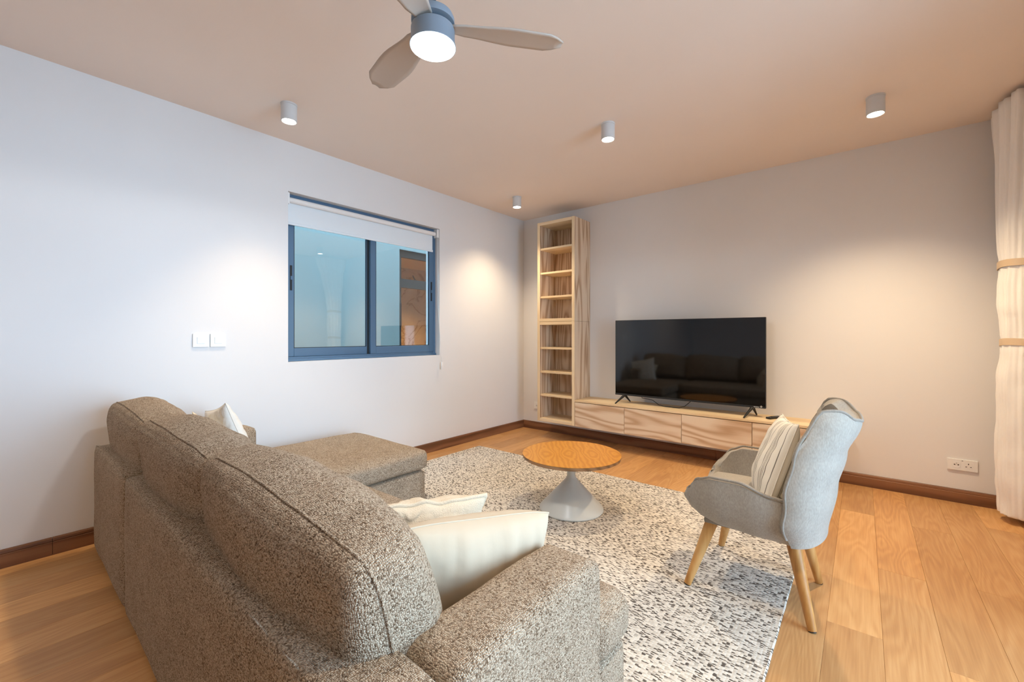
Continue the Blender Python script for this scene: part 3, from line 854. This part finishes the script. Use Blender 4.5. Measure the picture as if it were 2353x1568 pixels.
# local frame: +x is the way the chair faces
def rimz(f):   # arm top height along the side
    return lerp([(-.20, .500), (-.10, .530), (.03, .572), (.13, .572), (.19, .552), (.235, .500), (.255, .455), (.265, .430)], f)
def botz(f): return lerp([(-.22, .322), (-.05, .335), (.10, .345), (.19, .365), (.24, .395), (.265, .425)], f)
def halfw(f): return lerp([(-.22, .225), (0, .252), (.15, .255), (.24, .235), (.265, .215)], f)
NU, NV = 34, 30
def bucket_pt(f, s):
    # s in [-1,1] across: flat pan in the middle, walls curling up and slightly outwards
    hb = halfw(f); zb = botz(f); zt = rimz(f)
    a = abs(s); sg = 1 if s >= 0 else -1
    if a < .55:
        y = a / .55 * (hb - .05); z = zb + .006 * (a / .55) ** 3
    else:
        t = (a - .55) / .45
        ang = min(1, t / .35)
        y = hb - .05 + .05 * math.sin(ang * PI / 2) + .062 * t * (zt - zb) / .22 + .012 * math.sin(PI * t)
        z = zb + .006 + .04 * (1 - math.cos(ang * PI / 2)) + max(0, t - .18) / .82 * (zt - zb - .046)
    return Vector((f, sg * y, z))
fs = [-.165 + .43 * (i / NU) for i in range(NU + 1)]
ss = [-1 + 2 * j / NV for j in range(NV + 1)]
rows = [[bucket_pt(f, s) for s in ss] for f in fs]
o = B().grid(rows).obj('seat_shell', 'felt', ac, True)
m = o.modifiers.new('t', 'SOLIDIFY'); m.thickness = .042; m.offset = 0
m = o.modifiers.new('b', 'BEVEL'); m.width = .012; m.segments = 3; m.limit_method = 'ANGLE'; m.angle_limit = math.radians(50)
m = o.modifiers.new('s', 'SUBSURF'); m.levels = 1; m.render_levels = 1
for sg in (-1, 1):
    pts = [bucket_pt(f, sg) + Vector((0, sg * .021, .008)) for f in fs[1:-1]]
    B().tube(pts, .0052, 8).obj('piping', 'felt_d', ac, True)
pts = [bucket_pt(fs[-1], s) + Vector((.004, 0, -.016 + .02 * abs(s) ** 4)) for s in ss]
B().tube(pts, .005, 8).obj('piping', 'felt_d', ac, True)
link('seat_cushion', soft_box(-.20, .262, -.232, .232, .368, .452, bev=.036, puff=.016, n=12, amp=.003, seed=30), MAT['felt'], ac, True)
# back shell
ZB0 = .335
def bz(u):
    a = abs(u)
    return lerp([(0, .842), (.35, .858), (.72, .893), (.86, .885), (.95, .860), (1, .805)], a)
def back_pt(u, v, off=0.0):
    z = ZB0 + (bz(u) - ZB0) * v
    W = lerp([(.33, .225), (.45, .285), (.58, .300), (.72, .282), (.84, .232), (.90, .200)], z)
    fr = lerp([(.33, -.232), (.55, -.268), (.70, -.300), (.84, -.350), (.90, -.352)], z)
    dp = lerp([(.33, .085), (.45, .125), (.60, .135), (.75, .135), (.90, .130)], z)
    a = abs(u)
    y = W * math.sin(u * PI / 2 * .96) / math.sin(PI / 2 * .96)
    f = fr + dp * a ** 1.9
    return Vector((f, y, z))
us = [-1 + 2 * j / 36 for j in range(37)]
vs = [i / 30 for i in range(31)]
rows = [[back_pt(u, v) for u in us] for v in vs]
o = B().grid(rows).obj('back_shell', 'felt', ac, True)
m = o.modifiers.new('t', 'SOLIDIFY'); m.thickness = .062; m.offset = 0
m = o.modifiers.new('b', 'BEVEL'); m.width = .016; m.segments = 3; m.limit_method = 'ANGLE'; m.angle_limit = math.radians(50)
m = o.modifiers.new('s', 'SUBSURF'); m.levels = 1; m.render_levels = 1
# padded inner cushion of the back with buttoned seams
rows = []
for i in range(25):
    v = .22 + .74 * i / 24
    r = []
    for j in range(29):
        u = -.86 + 1.72 * j / 28
        p = back_pt(u, v); e = (1 - (u / .86) ** 2) * (1 - ((v - .59) / .37) ** 2); e = max(0, e)
        quilt = .006 * (abs(math.sin((v - .22) * PI / .185)) ** .6)
        r.append(p + Vector((.027 + (.020 + quilt) * e ** .35, 0, 0)))
    rows.append(r)
B().grid(rows).obj('back_pad', 'felt', ac, True)
rim = [back_pt(-1, v) for v in vs[6:]] + [back_pt(u, 1) for u in us[1:-1]] + [back_pt(1, v) for v in vs[::-1][:-6]]
def rim_pt(u, v):
    p = back_pt(u, v); e = 1e-3
    du = back_pt(min(1, u + e), v) - back_pt(max(-1, u - e), v); dv = back_pt(u, min(1, v + e)) - back_pt(u, max(0, v - e))
    nn = du.cross(dv).normalized()
    if nn.dot(p - Vector((.10, 0, p.z))) < 0: nn = -nn
    return p + nn * .0285
rim = [rim_pt(-1, v) for v in vs[3:]] + [rim_pt(u, 1) for u in us[1:-1]] + [rim_pt(1, v) for v in vs[::-1][:-3]]
B().tube(rim, .0065, 8).obj('piping', 'felt_d', ac, True)
# piping down the rear panel edges
for sg in (-1, 1):
    B().tube([back_pt(sg * .52, v) + Vector((-.0265, sg * .004, 0)) for v in vs], .0035, 6).obj('piping', 'felt_d', ac, True)
B().tube([back_pt(u, 0) + Vector((-.012, 0, -.004)) * 1 for u in us], .012, 8).obj('base_band', 'felt', ac, True)
B().box(-.20, .20, -.20, .20, .318, .345, .008, 2).obj('underframe', 'felt_d', ac)
def leg(top, foot):
    a, c = Vector(top), Vector(foot)
    P = [a + (c - a) * (i / 12) for i in range(13)]
    o = B().tube(P[:12] + [c + (a - c) * .012], [.029 - .013 * i / 12 for i in range(13)], 18).obj('leg', 'leg', ac, True, 40)
    d = (c - a).normalized()
    B().tube([c + (a - c) * .013, c], [.0155, .015], 16).obj('foot_cap', 'black', o, True, 40)
# feet world: front (2.787,-2.307) (2.813,-1.777)  rear (3.275,-2.304) (3.271,-1.858)
def L(x, y, z): return (-(x - AX), -(y - AY), z)
leg(L(2.885, -2.225, .345), L(2.783, -2.300, .0125))
leg(L(2.900, -1.925, .345), L(2.812, -1.785, .0125))
leg(L(3.195, -2.215, .33), L(3.273, -2.300, .0005))
leg(L(3.200, -1.935, .33), L(3.268, -1.862, .0005))
pillow('throw_pillow', 'cream pillow with dark stripes standing in the grey armchair', 'stripe', (.40, .40), .13,
       frame((3.115, -2.10, .625), (.26, -.96, .06), (.27, .14, .93)), 6, crease=.006)

# ================================================================== CURTAIN (bundled and taped)
cu = tag(empty('curtain', (4.235, -.245, 0)), 'white curtain bundled into a column and taped, by the right wall', 'curtain')
rows = []
NZ, NA = 90, 220
for i in range(NZ + 1):
    z = .03 + (H - .035 - .03) * i / NZ
    t = z
    rx = lerp([(.03, .118), (.3, .132), (.9, .126), (1.12, .112), (1.155, .104), (1.19, .112), (1.45, .122), (1.655, .116), (1.9, .120), (2.3, .122), (2.66, .130)], t)
    ry = lerp([(.03, .095), (.3, .120), (.9, .118), (1.12, .108), (1.155, .10), (1.19, .108), (1.45, .116), (1.655, .112), (1.9, .13), (2.3, .19), (2.66, .27)], t)
    cyo = lerp([(.03, 0), (1.7, 0), (2.66, -.055)], t)
    row = []
    for j in range(NA):
        a = 2 * PI * j / NA
        fold = .010 * math.sin(a * 13 + .6 * math.sin(z * 1.2)) + .006 * math.sin(a * 29 + z)
        tie = 1 - .75 * max(math.exp(-((z - 1.155) / .06) ** 2), math.exp(-((z - 1.655) / .06) ** 2))
        fold *= tie * lerp([(0, .35), (1.6, .55), (2.2, 1.0), (2.66, 1.5)], z)
        sag = .007 * noise.noise(Vector((a * 1.5, z * 9, 2))) * (z < 1.7)
        ca, sa = math.cos(a), math.sin(a)
        k = (abs(ca) ** 2.6 + abs(sa) ** 2.6) ** (-1 / 2.6)
        row.append(((rx * k + fold + sag) * ca, cyo + (ry * k + fold + sag) * sa, z + .012 * (1 - ca) * (i == 0)))
    rows.append(row)
B().grid(rows, closed_u=True, cap=True).obj('cloth', 'curtain', cu, True)
for zc, sc in ((1.155, 1), (1.655, 1.0)):
    rows = []
    for dz in (-.022, -.0215, .0215, .022):
        z = zc + dz
        rx, ry = (.112, .108) if zc < 1.3 else (.122, .118)
        o_ = .0035 if abs(dz) < .0217 else 0.0
        row = []
        for j in range(120):
            a = 2 * PI * j / 120; ca, sa = math.cos(a), math.sin(a)
            k = (abs(ca) ** 2.6 + abs(sa) ** 2.6) ** (-1 / 2.6)
            row.append(((rx * k + o_) * ca, (ry * k + o_) * sa, z + .006 * math.sin(a * 2)))
        rows.append(row)
    B().grid(rows, closed_u=True).obj('tape_band', 'tape', cu, True, 40)
